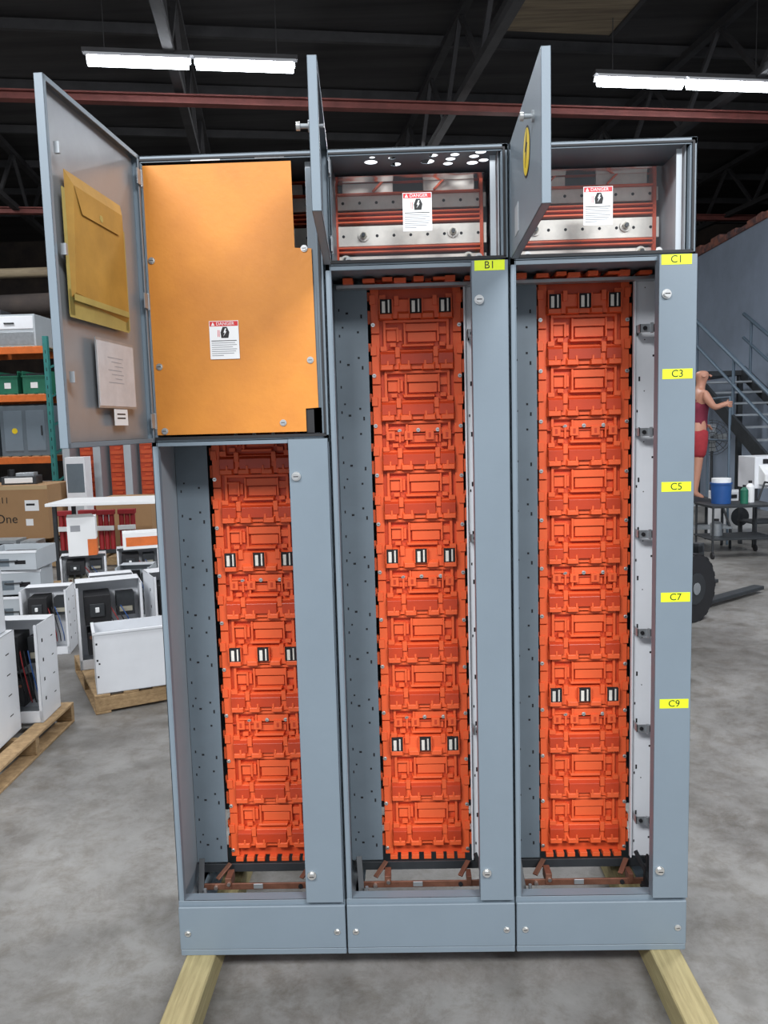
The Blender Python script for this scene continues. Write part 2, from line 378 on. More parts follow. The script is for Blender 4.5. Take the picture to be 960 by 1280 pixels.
for i,sx in enumerate(SEC):
    e=thing('electrical_cabinet',labels[i],'electrical cabinet',(sx,0,ZB),0.0,group='bolted motor control cabinet sections')
    cabs.append(e)
    H=ZT-ZB
    def P(mb,name,**kw): return put(mb,name,e,(0,0,-ZB),**kw)
    zs=1.648 if i==0 else 2.118
    L_,R_=-HW+.0015,HW-.0015
    dep=0.50
    b=MB();t=.003
    pk='paint'
    b.box(L_,L_+t,0.0,dep,ZB,ZT,pk);b.box(R_-t,R_,0.0,dep,ZB,ZT,pk)
    b.box(L_,L_+.014,0,.003,ZB+.01,ZT,pk);b.box(R_-.016,R_,0,.003,ZB+.01,ZT,pk)
    b.box(L_+.014,L_+.017,0,.022,.25,ZT-.02,pk);b.box(R_-.019,R_-.016,0,.022,.25,ZT-.02,pk)
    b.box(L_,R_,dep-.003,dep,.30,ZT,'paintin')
    b.box(L_,R_,0,.003,ZT-.018,ZT,pk);b.box(L_,R_,0,.02,ZT-.003,ZT,pk)
    b.box(L_,R_,0,.32,zs-.006,zs-.002,pk);b.box(L_,R_,0,.004,zs-.016,zs+.006,pk)
    b.box(L_,R_,-.001,.004,.240,.262,pk);b.box(L_,R_,0,.04,.258,.262,pk)
    b.box(L_,L_+.035,0,dep,ZB,ZB+.006,pk);b.box(R_-.035,R_,0,dep,ZB,ZB+.006,pk)
    b.box(L_,R_,dep-.05,dep,ZB,ZB+.006,pk);b.box(L_,R_,dep-.05,dep-.046,ZB,.19,pk);b.box(L_,R_,0,.03,ZB,ZB+.006,pk)
    b.box(L_,L_+.03,.05,.36,.205,.208,'galv');b.box(R_-.03,R_,.05,.36,.205,.208,'galv')
    P(b,'frame',bw=0.0008)
    b=MB()
    hx=[(-.12,.10,.016),(-.05,.125,.013),(.055,.06,.011),(.04,.11,.017),(.115,.06,.011),(.105,.095,.012),(.10,.135,.012),(.185,.045,.013),(.17,.08,.012),(.20,.115,.012),(.17,.135,.014),(-.06,.07,.009),(-.115,.06,.007)]
    if i==1:
        bm=bmesh.new()
        def ring(cx_,cy_,rr,n=20): 
            vs=[bm.verts.new((cx_+rr*math.cos(2*math.pi*j/n),cy_+rr*math.sin(2*math.pi*j/n),ZT-.006)) for j in range(n)]
            return [bm.edges.new((vs[j],vs[(j+1)%n])) for j in range(n)]
        c4=[bm.verts.new(p) for p in ((L_+t,.02,ZT-.006),(R_-t,.02,ZT-.006),(R_-t,dep,ZT-.006),(L_+t,dep,ZT-.006))]
        ed=[bm.edges.new((c4[j],c4[(j+1)%4])) for j in range(4)]
        for h_ in hx: ed+=ring(h_[0],h_[1],h_[2]*1.15)
        bmesh.ops.triangle_fill(bm,edges=ed,use_beauty=True)
        me=bpy.data.meshes.new('roof_plate');bm.to_mesh(me);bm.free();me.materials.append(M['paint'])
        o=put(None,'roof_plate',e,(0,0,-ZB),me=me)
        so=o.modifiers.new('s','SOLIDIFY');so.thickness=.001
    else:
        b.box(L_+t,R_-t,.02,dep,ZT-.008,ZT-.006,'paint');P(b,'roof_plate')
    b=MB()
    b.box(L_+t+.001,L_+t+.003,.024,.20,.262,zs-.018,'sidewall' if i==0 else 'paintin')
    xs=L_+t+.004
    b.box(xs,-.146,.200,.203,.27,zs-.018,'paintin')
    zz=[.32+j*.0765 for j in range(int((zs-.35)/.0765))]
    slots(b,-.165,.200,[z for j,z in enumerate(zz) if j%2==0])
    slots(b,-.176,.200,[z+.03 for j,z in enumerate(zz) if j%3!=1],.006,.006)
    slots(b,-.208,.200,[z+.01 for j,z in enumerate(zz) if j%2==0],.008,.006)
    slots(b,-.232,.200,[z+.02 for j,z in enumerate(zz)],.004,.008)
    slots(b,-.222,.200,[z+.045 for j,z in enumerate(zz) if j%3==0],.005,.005)
    P(b,'mounting_plate',label='grey-blue perforated steel mounting plate')
    b=MB()
    b.box(.147,R_-t-.001,.203,.206,.27,zs-.018,'white')  # strip coloured plain white all over
    b.box(.143,.147,.190,.206,.27,zs-.018,'white')
    slots(b,.163,.203,[z+.02 for j,z in enumerate(zz) if j%2==1],.005,.014)
    slots(b,.157,.203,[z for j,z in enumerate(zz) if j%3==0],.004,.008)
    slots(b,.205,.203,[z+.012 for j,z in enumerate(zz) if j%4==0],.006,.006)
    slots(b,.178,.203,[z+.06 for j,z in enumerate(zz) if j%2==0],.003,.003)
    P(b,'back_strip',label='white steel backing strip with slots')
    for j,zb in enumerate([1.939,1.634,1.326,1.02,.715,.414]):
        if zb>zs-.05: continue
        if i==1 and j%2==1: continue
        b=MB()
        b.box(0,.048,.0,.003,-.012,.012,'galv');b.box(0,.003,0,.04,-.012,.012,'galv');b.box(.030,.036,-.012,0,-.015,.015,'galv')
        b.cyl((.014,-.004,0),(.014,.0,0),.006,'hole',10);b.box(.040,.048,-.02,.003,-.010,.010,'galv')
        put(b,'mounting_bracket',e,(.150,.155,zb-ZB),bw=.0006,label='zinc plated steel bracket')
    barrier_rows={0:(5,7),1:(0,5,9),2:(0,8)}[i]
    o=barrier(e,barrier_rows);o.location=(0,0,-ZB)
    b=MB()
    for j in range(8):
        x=-.20+.05*j+.008*(j%3)
        b.box(x-.014,x+.016+.006*(j%2),.14,.22,2.090+.003*(j%3),2.106-.003*(j%2),'orange')
    b.box(-.235,.20,.16,.2,2.080,2.090,'galv')
    if i>0:P(b,'insulator_support',bw=.001,label='orange insulating support strip')
    b=MB();zg=.226;yg=.13
    b.box(-.215,.175,yg,yg+.006,zg-.010,zg+.010,'copper')
    b.box(-.14,-.12,yg-.004,yg+.05,zg-.004,zg+.030,'copper');b.box(.12,.135,yg-.004,yg+.04,zg-.004,zg+.026,'copper')
    b.cyl((-.128,yg-.01,zg+.012),(-.128,yg,zg+.012),.006,'chrome',8);b.cyl((.10,yg-.006,zg),(.10,yg,zg),.007,'hole',10);b.cyl((-.17,yg-.008,zg),(-.17,yg,zg),.007,'chrome',6)
    b.box(-.05,-.02,yg-.003,yg+.0,zg-.006,zg+.010,'galv')
    P(b,'ground_bar',bw=.0008,label='dark oxidised copper ground bar')
    b=MB();b.box(.166,.178,yg-.02,yg,zg-.01,zg+.06,'dark');b.box(.160,.184,yg-.03,yg+.01,zg-.022,zg+.0,'dark');b.cyl((.172,yg-.02,zg+.06),(.172,yg-.02,zg+.10),.004,'dark',8)
    b.bar((.20,.05,.20),(.15,.16,.31),.008,.012,'steel')
    P(b,'lug_clamp')
    b=MB()
    b.box(-.225,-.165,.21,.24,.262,.268,'galv');b.box(-.225,.225,.20,.206,.235,.262,'steel')
    b.bar((-.225,.03,.20),(-.225,.30,.20),.016,.016,'paint');b.bar((-.212,.10,.205),(-.222,.17,.30),.018,.004,'steel')
    b.bar((-.17,.15,.24),(-.135,.19,.270),.016,.005,'copper');b.bar((.10,.15,.24),(.13,.19,.268),.016,.005,'copper')
    b.box(-.20,-.14,.04,.10,.212,.216,'copper');b.cyl((-.195,.09,.216),(-.195,.09,.245),.005,'galv',8)
    P(b,'floor_bracket',bw=.0006)
    b=MB();b.box(L_+.001,R_-.001,-.012,.0,ZB+.022,.248,'paint')
    P(b,'kick_plate',bw=.002)
    b=MB();b.box(L_+.001,R_-.001,-.008,.0,ZB,ZB+.020,'paint');P(b,'base_rail',bw=.002)
    for x in (-.226,.226): put(None,'screw',e,(x,-.012,.165-ZB),me=SCREW)
    xw0=(-.371-sx) if i==0 else (.1485)
    xw1=R_-.004 if i<2 else R_-.001
    zt=zs-.004
    b=MB()
    b.box(xw0,xw1,-.018,-.016,.262,zt,'paint');b.box(xw0,xw0+.002,-.018,.018,.262,zt,'paint');b.box(xw1-.002,xw1,-.018,.0,.262,zt,'paint')
    b.box(xw0,xw1,-.018,.0,zt-.002,zt,'paint');b.box(xw0,xw1,-.018,.0,.262,.264,'paint');b.box(xw0,xw0+.03,.016,.018,.262,zt,'paint')
    d=put(b,'wireway_door',e,(0,0,-ZB),bw=.0012,label='narrow vertical grey-blue steel wireway door')
    put(None,'quarter_turn_latch',d,(xw0+.020,-.018,zt-.105),me=LATCH,label='round zinc quarter-turn latch')
    put(None,'quarter_turn_latch',d,(xw0+.020,-.018,.350),me=LATCH,label='round zinc quarter-turn latch')
    tags={0:[],1:[('B1',2.1025,.198-sx)],2:[('C1',2.108,.703-sx),('C3',1.794,.709-sx),('C5',1.483,.710-sx),('C7',1.169,.712-sx),('C9',.857,.712-sx)]}[i]
    for tx,tz,txx in tags:
        if tz>zt-.014: tz=zt-.014
        b=MB();b.box(txx-.041,txx+.041,-.0188,-.018,tz-.0135,tz+.0135,'yellow')
        b.text(tx,.028,'black',TF(txx,-.0194,tz))
        put(b,'tag',d,(0,0,0),label='yellow adhesive tag reading '+tx)
    b=MB();g0,g1=zs+.008,ZT-.012
    b.box(L_+.008,R_-.008,-.006,.0,g0-.006,g0+.002,'dark');b.box(L_+.008,R_-.008,-.004,.0,g1-.002,g1+.003,'dark')
    b.box(L_+.006,L_+.012,-.005,.0,g0,g1,'dark');b.box(R_-.014,R_-.008,-.006,.0,g0,g1,'dark')
    P(b,'gasket')
    b=MB()
    for z,h,yy in ((2.334,.040,.205),(2.236,.058,.195),(2.165,.03,.205)):
        b.box(-.245,.215,yy,yy+.012,z-h/2,z+h/2,'silver')
        for j in range(9):
            x=-.21+j*.05
            b.cyl((x,yy-.0006,z),(x,yy,z),.0045,'hole',10)
    b.box(.03,.18,.200,.210,2.360,2.392,'silver');b.box(-.21,-.06,.200,.210,2.360,2.388,'silver')
    P(b,'bus_bar',bw=.001,label='tinned horizontal bus bars with punched holes')
    b=MB()
    for z in (2.396,2.357,2.276,2.289,2.302,2.190,2.202,2.143):
        b.box(-.225,.20,.190,.232,z-.0024,z+.0024,'orange')
    for x in (-.235,.195):
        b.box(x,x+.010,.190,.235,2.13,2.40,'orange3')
    for x in (-.12,.06): b.bar((x,.188,2.36),(x+.04,.188,2.40),.010,.006,'orange')
    P(b,'bus_insulator',bw=.0008,label='orange insulating bus supports')
    for x,z in ((-.15,2.236),(.115,2.240),(-.205,2.165),(.16,2.165)):
        b=MB();b.cyl((0,0,0),(0,-.004,0),.016,'silver',16);b.cyl((0,-.004,0),(0,-.014,0),.010,'beige',6,smooth=False);b.cyl((0,-.014,0),(0,-.022,0),.006,'steel',8)
        put(b,'bus_bolt',e,(x,.194,z-ZB))
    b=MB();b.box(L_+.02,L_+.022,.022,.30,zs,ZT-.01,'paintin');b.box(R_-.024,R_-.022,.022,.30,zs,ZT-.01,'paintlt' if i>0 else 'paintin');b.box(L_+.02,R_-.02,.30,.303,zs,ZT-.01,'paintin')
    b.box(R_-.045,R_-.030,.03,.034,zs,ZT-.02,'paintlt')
    P(b,'compartment_liner')
    if i>0:
        b=MB()
        x0,x1,y0,zA,zC=L_+.025,R_-.048,.085,zs+.004,2.375
        b.add([(x0,y0,zA),(x1,y0,zA),(x1,y0,zC),(x0,y0,zC),(x1,y0+.07,zC+.004),(x0,y0+.07,zC+.004)],[(0,1,2,3),(3,2,4,5)],'clear')
        c=P(b,'clear_cover',label='transparent plastic safety cover')
        danger(e,.008,.083,2.272-ZB,.082,.105)
        for x in (-.19,.18): put(None,'screw',e,(x,.085,2.145-ZB),me=SCREW)
    else:
        b=MB()
        pl=[(-.752,2.398),(-.336,2.398),(-.334,2.168),(-.288,2.165),(-.284,1.730),(-.320,1.728),(-.320,1.664),(-.752,1.664)]
        b.poly([(x+.508,z) for x,z in pl][::-1],.006,.009,'amber')
        o=P(b,'barrier_panel',label='amber phenolic insulating barrier panel');
        for x,z in ((-.732,2.145),(-.308,2.165),(-.727,1.855),(-.302,1.862),(-.722,1.675),(-.385,1.690)):
            put(None,'screw',e,(x+.508,.006,z-ZB),me=SCREW)
        danger(e,-.540+.508,.004,1.924-ZB,.082,.105)
        for q,zq in ((-.10,2.404),(.075,2.406)):
            b=MB();b.box(q,q+.08,-.001,0,zq,zq+.008,'lwhite');P(b,'flange_bright_notch')  # white strips standing in for bright notches of the top flange
        b=MB();b.box(.21,.235,.012,.05,1.66,2.38,'paintin');b.box(.188,.232,.012,.016,1.66,1.73,'dark');P(b,'inner_post')
    wd=.512 if i==0 else .545;zb_=zs-.004;h=ZT-.006-zb_
    hx_,ang={0:(-.762,math.atan2(-.505,-.030)),1:(-.252,math.atan2(-.515,.026)),2:(.256,math.atan2(-.53,-.014))}[i]
    b=MB()
    b.box(0,wd,0,.002,0,h,'paint');b.box(0,.002,0,.020,0,h,'paint');b.box(wd-.002,wd,0,.020,0,h,'paint');b.box(0,wd,0,.020,0,.002,'paint');b.box(0,wd,0,.020,h-.002,h,'paint')
    b.box(.0,.012,.018,.020,0,h,'paint');b.box(wd-.012,wd,.018,.020,0,h,'paint');b.box(0,wd,.018,.020,0,.012,'paint');b.box(0,wd,.018,.020,h-.012,h,'paint')
    b.box(.012,wd-.012,.0025,.004,.012,h-.012,'doorin' if i==0 else 'paintin')
    d=put(b,'door',e,(hx_-sx,-.024,zb_-ZB),rot=ang,bw=.0012,label='open grey-blue sheet steel door with folded edges')
    nz=[.06,h*.5,h-.06] if i==0 else [.05,h-.05]
    for z in nz:
        b=MB();b.cyl((0,0,-.022),(0,0,.022),.006,'galv',10);b.box(0,.03,.0,.003,-.02,.02,'galv')
        put(b,'hinge',d,(-.002,.022,z))
    if i==0:
        zo=-zb_
        b=MB();yo=.0205
        x0,x1=.150,.450;z0,z1=1.955+zo,2.245+zo
        b.add([(x0,yo,z0),(x1,yo,z0+.02),(x1,yo,z1),(x0,yo,z1),(x0,yo+.006,z0+.01),(x1-.01,yo+.006,z0+.03),(x1-.02,yo+.012,z1-.03),(x0+.02,yo+.012,z1-.03)],[(0,3,2,1),(4,5,6,7),(0,1,5,4),(1,2,6,5),(2,3,7,6),(3,0,4,7)],'manila')
        b.add([(x0+.02,yo+.0125,z1-.03),(x1-.02,yo+.0125,z1-.03),(x1-.05,yo+.014,z1-.085),(x0+.05,yo+.014,z1-.085)],[(0,1,2,3)],'manila')
        b.cyl((x0+.15,yo+.0135,z1-.07),(x0+.15,yo+.0145,z1-.07),.008,'tape',12)
        put(b,'envelope',d,label='manila envelope taped to the door')
        b=MB();b.box(x0-.012,x1+.012,yo-.001,yo,z0-.025,z0+.035,'tape');b.box(x1-.012,x1+.014,yo-.001,yo,z0-.02,z1-.04,'tape');b.box(x0-.018,x0+.006,yo-.001,yo,z0-.02,z1-.06,'tape')
        b.box(x0,x1,yo+.0065,yo+.0075,z0+.012,z0+.026,'tape')
        put(b,'tape',d,label='translucent yellow adhesive tape')
        b=MB();b.box(.13,.345,yo,yo+.003,1.740+zo,1.893+zo,'pocket');b.box(.125,.350,yo,yo+.002,1.735+zo,1.90+zo,'galv')
        for j in range(7): b.box(.20+.01*(j%2),.29-.02*(j%3),yo+.003,yo+.0032,1.856-.010*j+zo,1.858-.010*j+zo,'greyink')
        put(b,'document_pocket',d,label='clear plastic pocket holding a paper')
        b=MB();b.box(.185,.265,yo,yo+.001,1.693+zo,1.733+zo,'lwhite')
        for j in range(2): b.box(.20,.25,yo+.001,yo+.0013,1.719-.010*j+zo,1.7225-.010*j+zo,'black')
        put(b,'small_label',d,label='small white printed label')
        for z in (h*.2,h*.55,h*.82):
            b=MB();b.box(-.004,.004,0,.012,-.012,.012,'galv');put(b,'latch_catch',d,(wd-.03,.02,z))
    else:
        for z in ((h*.68,) if i==2 else (h*.62,)):
            b=MB();b.cyl((0,0,0),(0,-.005,0),.012,'galv',16);b.cyl((0,-.005,0),(0,-.022,0),.005,'galv',10);b.cyl((0,-.022,0),(0,-.030,0),.009,'chrome',12);b.cyl((0,.0,0),(0,.028,0),.004,'galv',10)
            put(b,'latch',d,(wd-.10 if i==2 else wd-.06,0,z),label='zinc quarter-turn door latch')
    if i==2:
        b=MB();b.cyl((.33,0,.17),(.33,-.0012,.17),.055,'black',32);b.cyl((.33,-.0012,.17),(.33,-.0018,.17),.050,'yelsign',32)
        b.poly([(.315,.14),(.325,.175),(.310,.175),(.345,.215),(.340,.185),(.352,.185)],-.0024,-.0018,'black')
        put(b,'round_sign',d,label='round yellow sticker with black symbol')
        b=MB();b.box(.10,.17,-.001,0,.035,.105,'paintlt');put(b,'small_label',d,label='small pale printed label')
for x,l in ((-.745,'pine timber skid under the cabinet base'),(.656,'pine timber skid under the cabinet base')):
    b=MB();b.box(0,.089,-.62,.62,0,.089,'wood');put(b,'timber_skid',None,(x,0,.0005),label=l,cat='timber',group='timber skids',bw=.004)
# ---------------------------------------------------------------- pallets and withdrawn units
def pallet_mesh(w,d):
    b=MB()
    for y in (0,d/2-.02,d-.04): b.box(0,w,y,y+.04,.015,.10,'pallet')
    n=7
    for j in range(n):
        x=j*(w-.09)/(n-1);b.box(x,x+.09,0,d,.10,.117,'pallet')
    for j in range(3):
        x=j*(w-.09)/2;b.box(x,x+.09,0,d,0,.015,'pallet')
    return b.mesh('pallet')
PAL=pallet_mesh(1.1,1.0)
def pallet(loc,rot,label):
    return put(None,'pallet',None,loc,rot,me=PAL,label=label,cat='pallet',group='wooden pallets',bw=.003)
pallet((-3.07,1.17,0),0.03,'weathered wooden pallet carrying stacked white withdrawn units')
pallet((-1.91,2.29,0),math.radians(29),'wooden pallet carrying a white metal tray')
pallet((-4.25,3.9,0),0.05,'wooden pallet stacked with grey metal trays')
pallet((-3.6,5.0,0),0.35,'wooden pallet beneath white boxes')
pallet((-4.6,7.5,0),0.02,'wooden pallet carrying red equipment')
pallet((-6.5,9.3,0),0.0,'wooden pallet under a large cardboard box')
def bucket(loc,rot,w,d,h,kind,label,tilt=0):
    e=thing('starter_unit',label,'electrical unit',loc,rot,group='withdrawn starter units')
    e.rotation_euler=(tilt,0,rot)
    wt='white' if kind!='grey' else 'paintlt'
    t=.004;b=MB()
    b.box(0,w,0,d,0,t,wt);b.box(0,t,0,d,0,h,wt);b.box(w-t,w,0,d,0,h,wt);b.box(0,w,d-t,d,0,h,wt)
    b.box(0,w,d*.55,d,h-t,h,wt);b.box(0,w,0,t,0,h*.12,wt)
    b.box(0,.018,0,t,0,h,wt);b.box(w-.018,w,0,t,0,h,wt)
    for j in range(4):
        z=h*(.2+.2*j);b.box(w-.0003,w+.0006,d*.2,d*.26,z,z+.02,'hole');b.box(w-.0003,w+.0006,d*.7,d*.8,z,z+.006,'hole');b.box(w*.0-.0006,.0003,d*.3,d*.36,z,z+.02,'hole')
    put(b,'unit_case',e,bw=.001)
    b=MB()
    b.box(w*.12,w*.52,d*.25,d*.9,h*.50,h*.86,'dark');b.box(w*.2,w*.42,d*.20,d*.25,h*.60,h*.76,'steel');b.box(w*.28,w*.34,d*.15,d*.20,h*.66,h*.72,'lwhite')
    put(b,'circuit_breaker',e,bw=.003,label='black moulded circuit breaker')
    b=MB()
    for j in range(3):
        xx=w*(.14+.15*j);b.box(xx,xx+w*.11,d*.3,d*.85,h*.12,h*.40,'beige' if kind!='dark' else 'dark');b.cyl((xx+w*.055,d*.3,h*.34),(xx+w*.055,d*.28,h*.34),w*.03,'copper',8)
    put(b,'contactor',e,bw=.003,label='beige contactor block')
    b=MB()
    for j in range(4):
        x0=w*(.58+.08*j);b.tube([(x0,d*.4,h*.15),(x0+.01,d*.2,h*.3),(x0-.02,d*.25,h*.55),(x0-w*.15,d*.35,h*.7)],.004,('dark','redp','dark','blue')[j],6)
    b.box(w*.62,w*.9,d*.5,d*.9,h*.55,h*.82,'steel');b.box(w*.66,w*.86,d*.47,d*.5,h*.6,h*.66,'beige')
    put(b,'wiring',e)
    return e
PT=.118
bucket((-2.34,1.36,PT),.08,.26,.42,.54,'white','white sheet steel starter unit standing open on a pallet')
bucket((-2.31,1.86,PT),.06,.28,.26,.54,'dark','white open starter unit packed with black components')
bucket((-2.34,1.38,PT+.545),.1,.24,.36,.33,'white','white starter unit stacked on top of another unit')
bucket((-2.85,1.30,PT),.05,.4,.4,.6,'white','white starter unit with beige contactors')
bucket((-2.90,1.78,PT),.1,.34,.3,.5,'grey','pale grey starter unit on a pallet')
R29=math.radians(29)
e=thing('white_tray','white painted sheet steel enclosure tray lying on a pallet','metal tray',(-1.905,2.315,PT),R29-.10)
b=MB();b.box(0,.56,0,.004,0,.37,'white');b.box(0,.004,0,.30,0,.37,'white');b.box(.556,.56,0,.30,0,.37,'white');b.box(0,.56,.296,.30,0,.37,'white');b.box(0,.56,0,.3,0,.004,'white')
b.box(-.006,.566,-.008,.012,.362,.374,'white');b.box(-.006,.012,0,.3,.362,.374,'white');b.box(.02,.03,-.0008,0,.18,.19,'hole')
for z in (.3,.2,.1): b.box(.01,.02,-.001,0,z,z+.012,'hole')
put(b,'tray_body',e,bw=.002)
bucket((-2.20,2.80,PT),R29-.1,.42,.36,.55,'dark','white open unit with black switches and beige contactors on pallet')
bucket((-1.74,2.98,PT),R29,.40,.36,.58,'white','white starter unit standing behind a tray')
def tray(loc,rot,w,d,h,label):
    e=thing('metal_tray',label,'metal tray',loc,rot,group='stacked metal trays')
    b=MB();b.box(0,w,0,.004,0,h,'paintlt');b.box(0,.004,0,d,0,h,'paintlt');b.box(w-.004,w,0,d,0,h,'paintlt');b.box(0,w,d-.004,d,0,h,'paintlt');b.box(0,w,0,d,0,.004,'paintlt');b.box(-.004,w+.004,-.005,.006,h-.02,h,'white')
    b.box(w*.2,w*.5,-.001,.001,h*.2,h*.6,'paintin');b.box(w*.6,w*.8,-.001,.001,h*.3,h*.5,'hole')
    put(b,'tray_body',e,bw=.001)
    b=MB();b.cyl((w*.35,-.03,h*.5),(w*.65,-.03,h*.5),.006,'steel',8);b.box(w*.34,w*.36,-.03,0,h*.47,h*.53,'steel');b.box(w*.64,w*.66,-.03,0,h*.47,h*.53,'steel')
    put(b,'handle',e)
    b=MB();b.box(w*.15,w*.8,d*.2,d*.8,.01,h*.75,'dark');put(b,'component_block',e)
for j,(x,y,z,rt,w_,h_) in enumerate([(-4.05,4.0,PT,.1,.5,.2),(-4.07,4.02,PT+.21,.16,.5,.18),(-4.05,4.0,PT+.40,.05,.48,.22),(-3.47,4.05,PT,.1,.42,.24),(-3.46,4.06,PT+.25,.2,.42,.2),(-3.48,4.05,PT+.46,.05,.44,.16),(-3.7,4.54,PT+.0,.1,.36,.3),(-4.05,4.0,PT+.63,.12,.5,.12)]):
    tray((x,y,z),rt,w_,.42,h_,'pale grey sheet steel tray with dark components, stacked on a pallet')
for (x,y,z,rt,w_,d_,h_,k) in [(-2.95,3.55,0,.2,.34,.3,.5,'dark'),(-2.55,3.9,0,.4,.34,.3,.52,'white'),(-3.35,5.2,PT,.35,.42,.36,.36,'white'),(-2.85,5.35,PT,.35,.40,.34,.40,'dark'),(-2.6,4.6,0,.1,.3,.3,.48,'grey')]:
    bucket((x,y,z),rt,w_,d_,h_,k,'white withdrawn starter unit with dark parts on the floor')
e=thing('carton','white printed carton with orange side standing on a unit','carton',(-3.3,5.3,PT+.365),.3)
b=MB();b.box(0,.26,0,.2,0,.38,'lwhite');b.box(.18,.261,-.001,.2,.0,.16,'rackor');b.box(.03,.12,-.001,0,.24,.30,'greyink');b.add([(0,0,.38),(.26,0,.38),(.24,-.10,.42),(.02,-.10,.42)],[(0,1,2,3)],'lwhite')
put(b,'carton_body',e,bw=.002)
e=thing('carton','white carton with orange end label on a pallet','carton',(-2.80,5.40,PT+.402),.35)
b=MB();b.box(0,.36,0,.26,0,.16,'lwhite');b.box(.03,.33,-.001,0,.03,.12,'rackor');put(b,'carton_body',e,bw=.002)
e=thing('work_table','long white topped work table with steel legs','table',(-4.05,6.5,0),.06)
b=MB();b.box(0,2.2,0,.75,.86,.895,'lwhite');put(b,'table_top',e,bw=.003)
for x in (.06,2.1):
    for y in (.05,.66):
        b=MB();b.box(x,x+.04,y,y+.04,0,.86,'steel');put(b,'leg',e)
for j in range(4):
    e=thing('red_reactor','red painted electrical reactor with steel core on a pallet','electrical reactor',(-4.50+.26*j,7.75+.05*(j%2),PT),.05*j,group='red reactors')
    b=MB()
    for k in range(3): b.cyl((.04+.07*k,.1,.05),(.04+.07*k,.1,.50),.032,'redp',12)
    put(b,'winding',e,label='red varnished coil winding')
    b=MB();b.box(0,.22,.05,.15,0,.05,'steel');b.box(0,.22,.05,.15,.50,.56,'redp');b.box(.0,.22,.02,.05,.30,.36,'lwhite');put(b,'core',e,bw=.003)
for j,(x,w_,h_) in enumerate([(-5.25,.35,.36),(-4.85,.2,.34),(-3.35,.3,.38)]):
    b=MB();b.box(0,w_,0,.28,0,h_,'galv');b.box(.02,w_-.02,-.002,0,.03,h_-.08,'paintlt');b.box(.04,w_*.4,-.004,-.002,h_*.4,h_*.6,'dark')
    b.box(.03,w_-.03,-.004,-.002,h_-.06,h_-.04,'hole')
    put(b,'metal_enclosure',None,(x,7.5,0.0),.04*j,bw=.003,label='small grey metal enclosure on the floor',cat='metal box',group='small metal enclosures')
e=thing('cardboard_box','large brown corrugated carton with dark printing and taped seams','cardboard box',(-6.62,9.4,PT))
b=MB();b.box(0,1.30,0,.9,0,.80,'card');b.box(0,.645,-.003,.0,.795,.803,'card');b.box(0,1.3,.42,.48,.80,.802,'cardtape')
b.box(-.001,1.301,-.001,.0,.74,.80,'cardtape')
b.text('One',.19,'black',TF(.66,-.003,.30));b.text('211',.13,'black',TF(.62,-.003,.58));b.box(.95,1.16,-.002,0,.42,.58,'lwhite');b.box(.97,1.10,-.003,-.002,.50,.53,'black');b.box(.95,1.06,-.002,0,.20,.30,'lwhite')
put(b,'box_body',e,bw=.006)
b=MB();b.box(0,.5,0,.4,0,.12,'steel');b.box(.05,.45,-.01,0,.02,.10,'lwhite');b.cyl((.1,.2,.12),(.1,.2,.22),.05,'dark',12);b.box(.2,.46,.05,.3,.12,.17,'galv')
put(b,'junk_device',None,(-6.1,9.6,PT+.803),.2,bw=.004,label='dark electronic device lying on a cardboard box',cat='device')
b=MB();b.box(0,.8,0,.7,0,.72,'card');b.box(0,.8,.32,.38,.72,.722,'cardtape');b.box(.05,.25,-.002,0,.4,.55,'lwhite')
put(b,'cardboard_box',None,(-4.45,9.0,0.0),bw=.006,label='plain brown corrugated carton on the floor',cat='cardboard box')
e=thing('electrical_cabinet','distant grey cabinet line-up with three orange bus columns','electrical cabinet',(-5.55,10.7,0),.04)
b=MB()
for x in (0,.5,1.0,1.5): b.box(x-.06,x+.06,0,.5,0,2.25,'paintlt')
b.box(-.06,1.56,.45,.5,0,2.25,'paintin');b.box(-.06,1.56,0,.5,2.15,2.28,'paint');b.box(-.06,1.56,0,.5,0,.15,'paint')
put(b,'frame',e,bw=.004)
for x in (.25,.75,1.25):
    b=MB();b.box(x-.13,x+.13,.3,.33,.2,2.1,'orange3')
    for j in range(12):
        z=.28+j*.15;b.box(x-.11,x+.11,.27,.3,z-.03,z+.03,'orange');b.box(x-.05,x+.06,.28,.3,z+.05,z+.09,'orange')
    put(b,'bus_barrier',e,bw=.003)
b=MB();b.box(0,.30,0,.3,0,1.3,'white');b.box(.02,.28,-.003,0,.75,1.2,'paintin');b.box(.05,.25,-.003,0,.1,.6,'paintlt');b.box(.24,.26,-.01,-.003,.3,.45,'steel')
put(b,'metal_locker',None,(-5.26,9.95,0),.05,bw=.004,label='narrow white and blue steel locker',cat='locker')
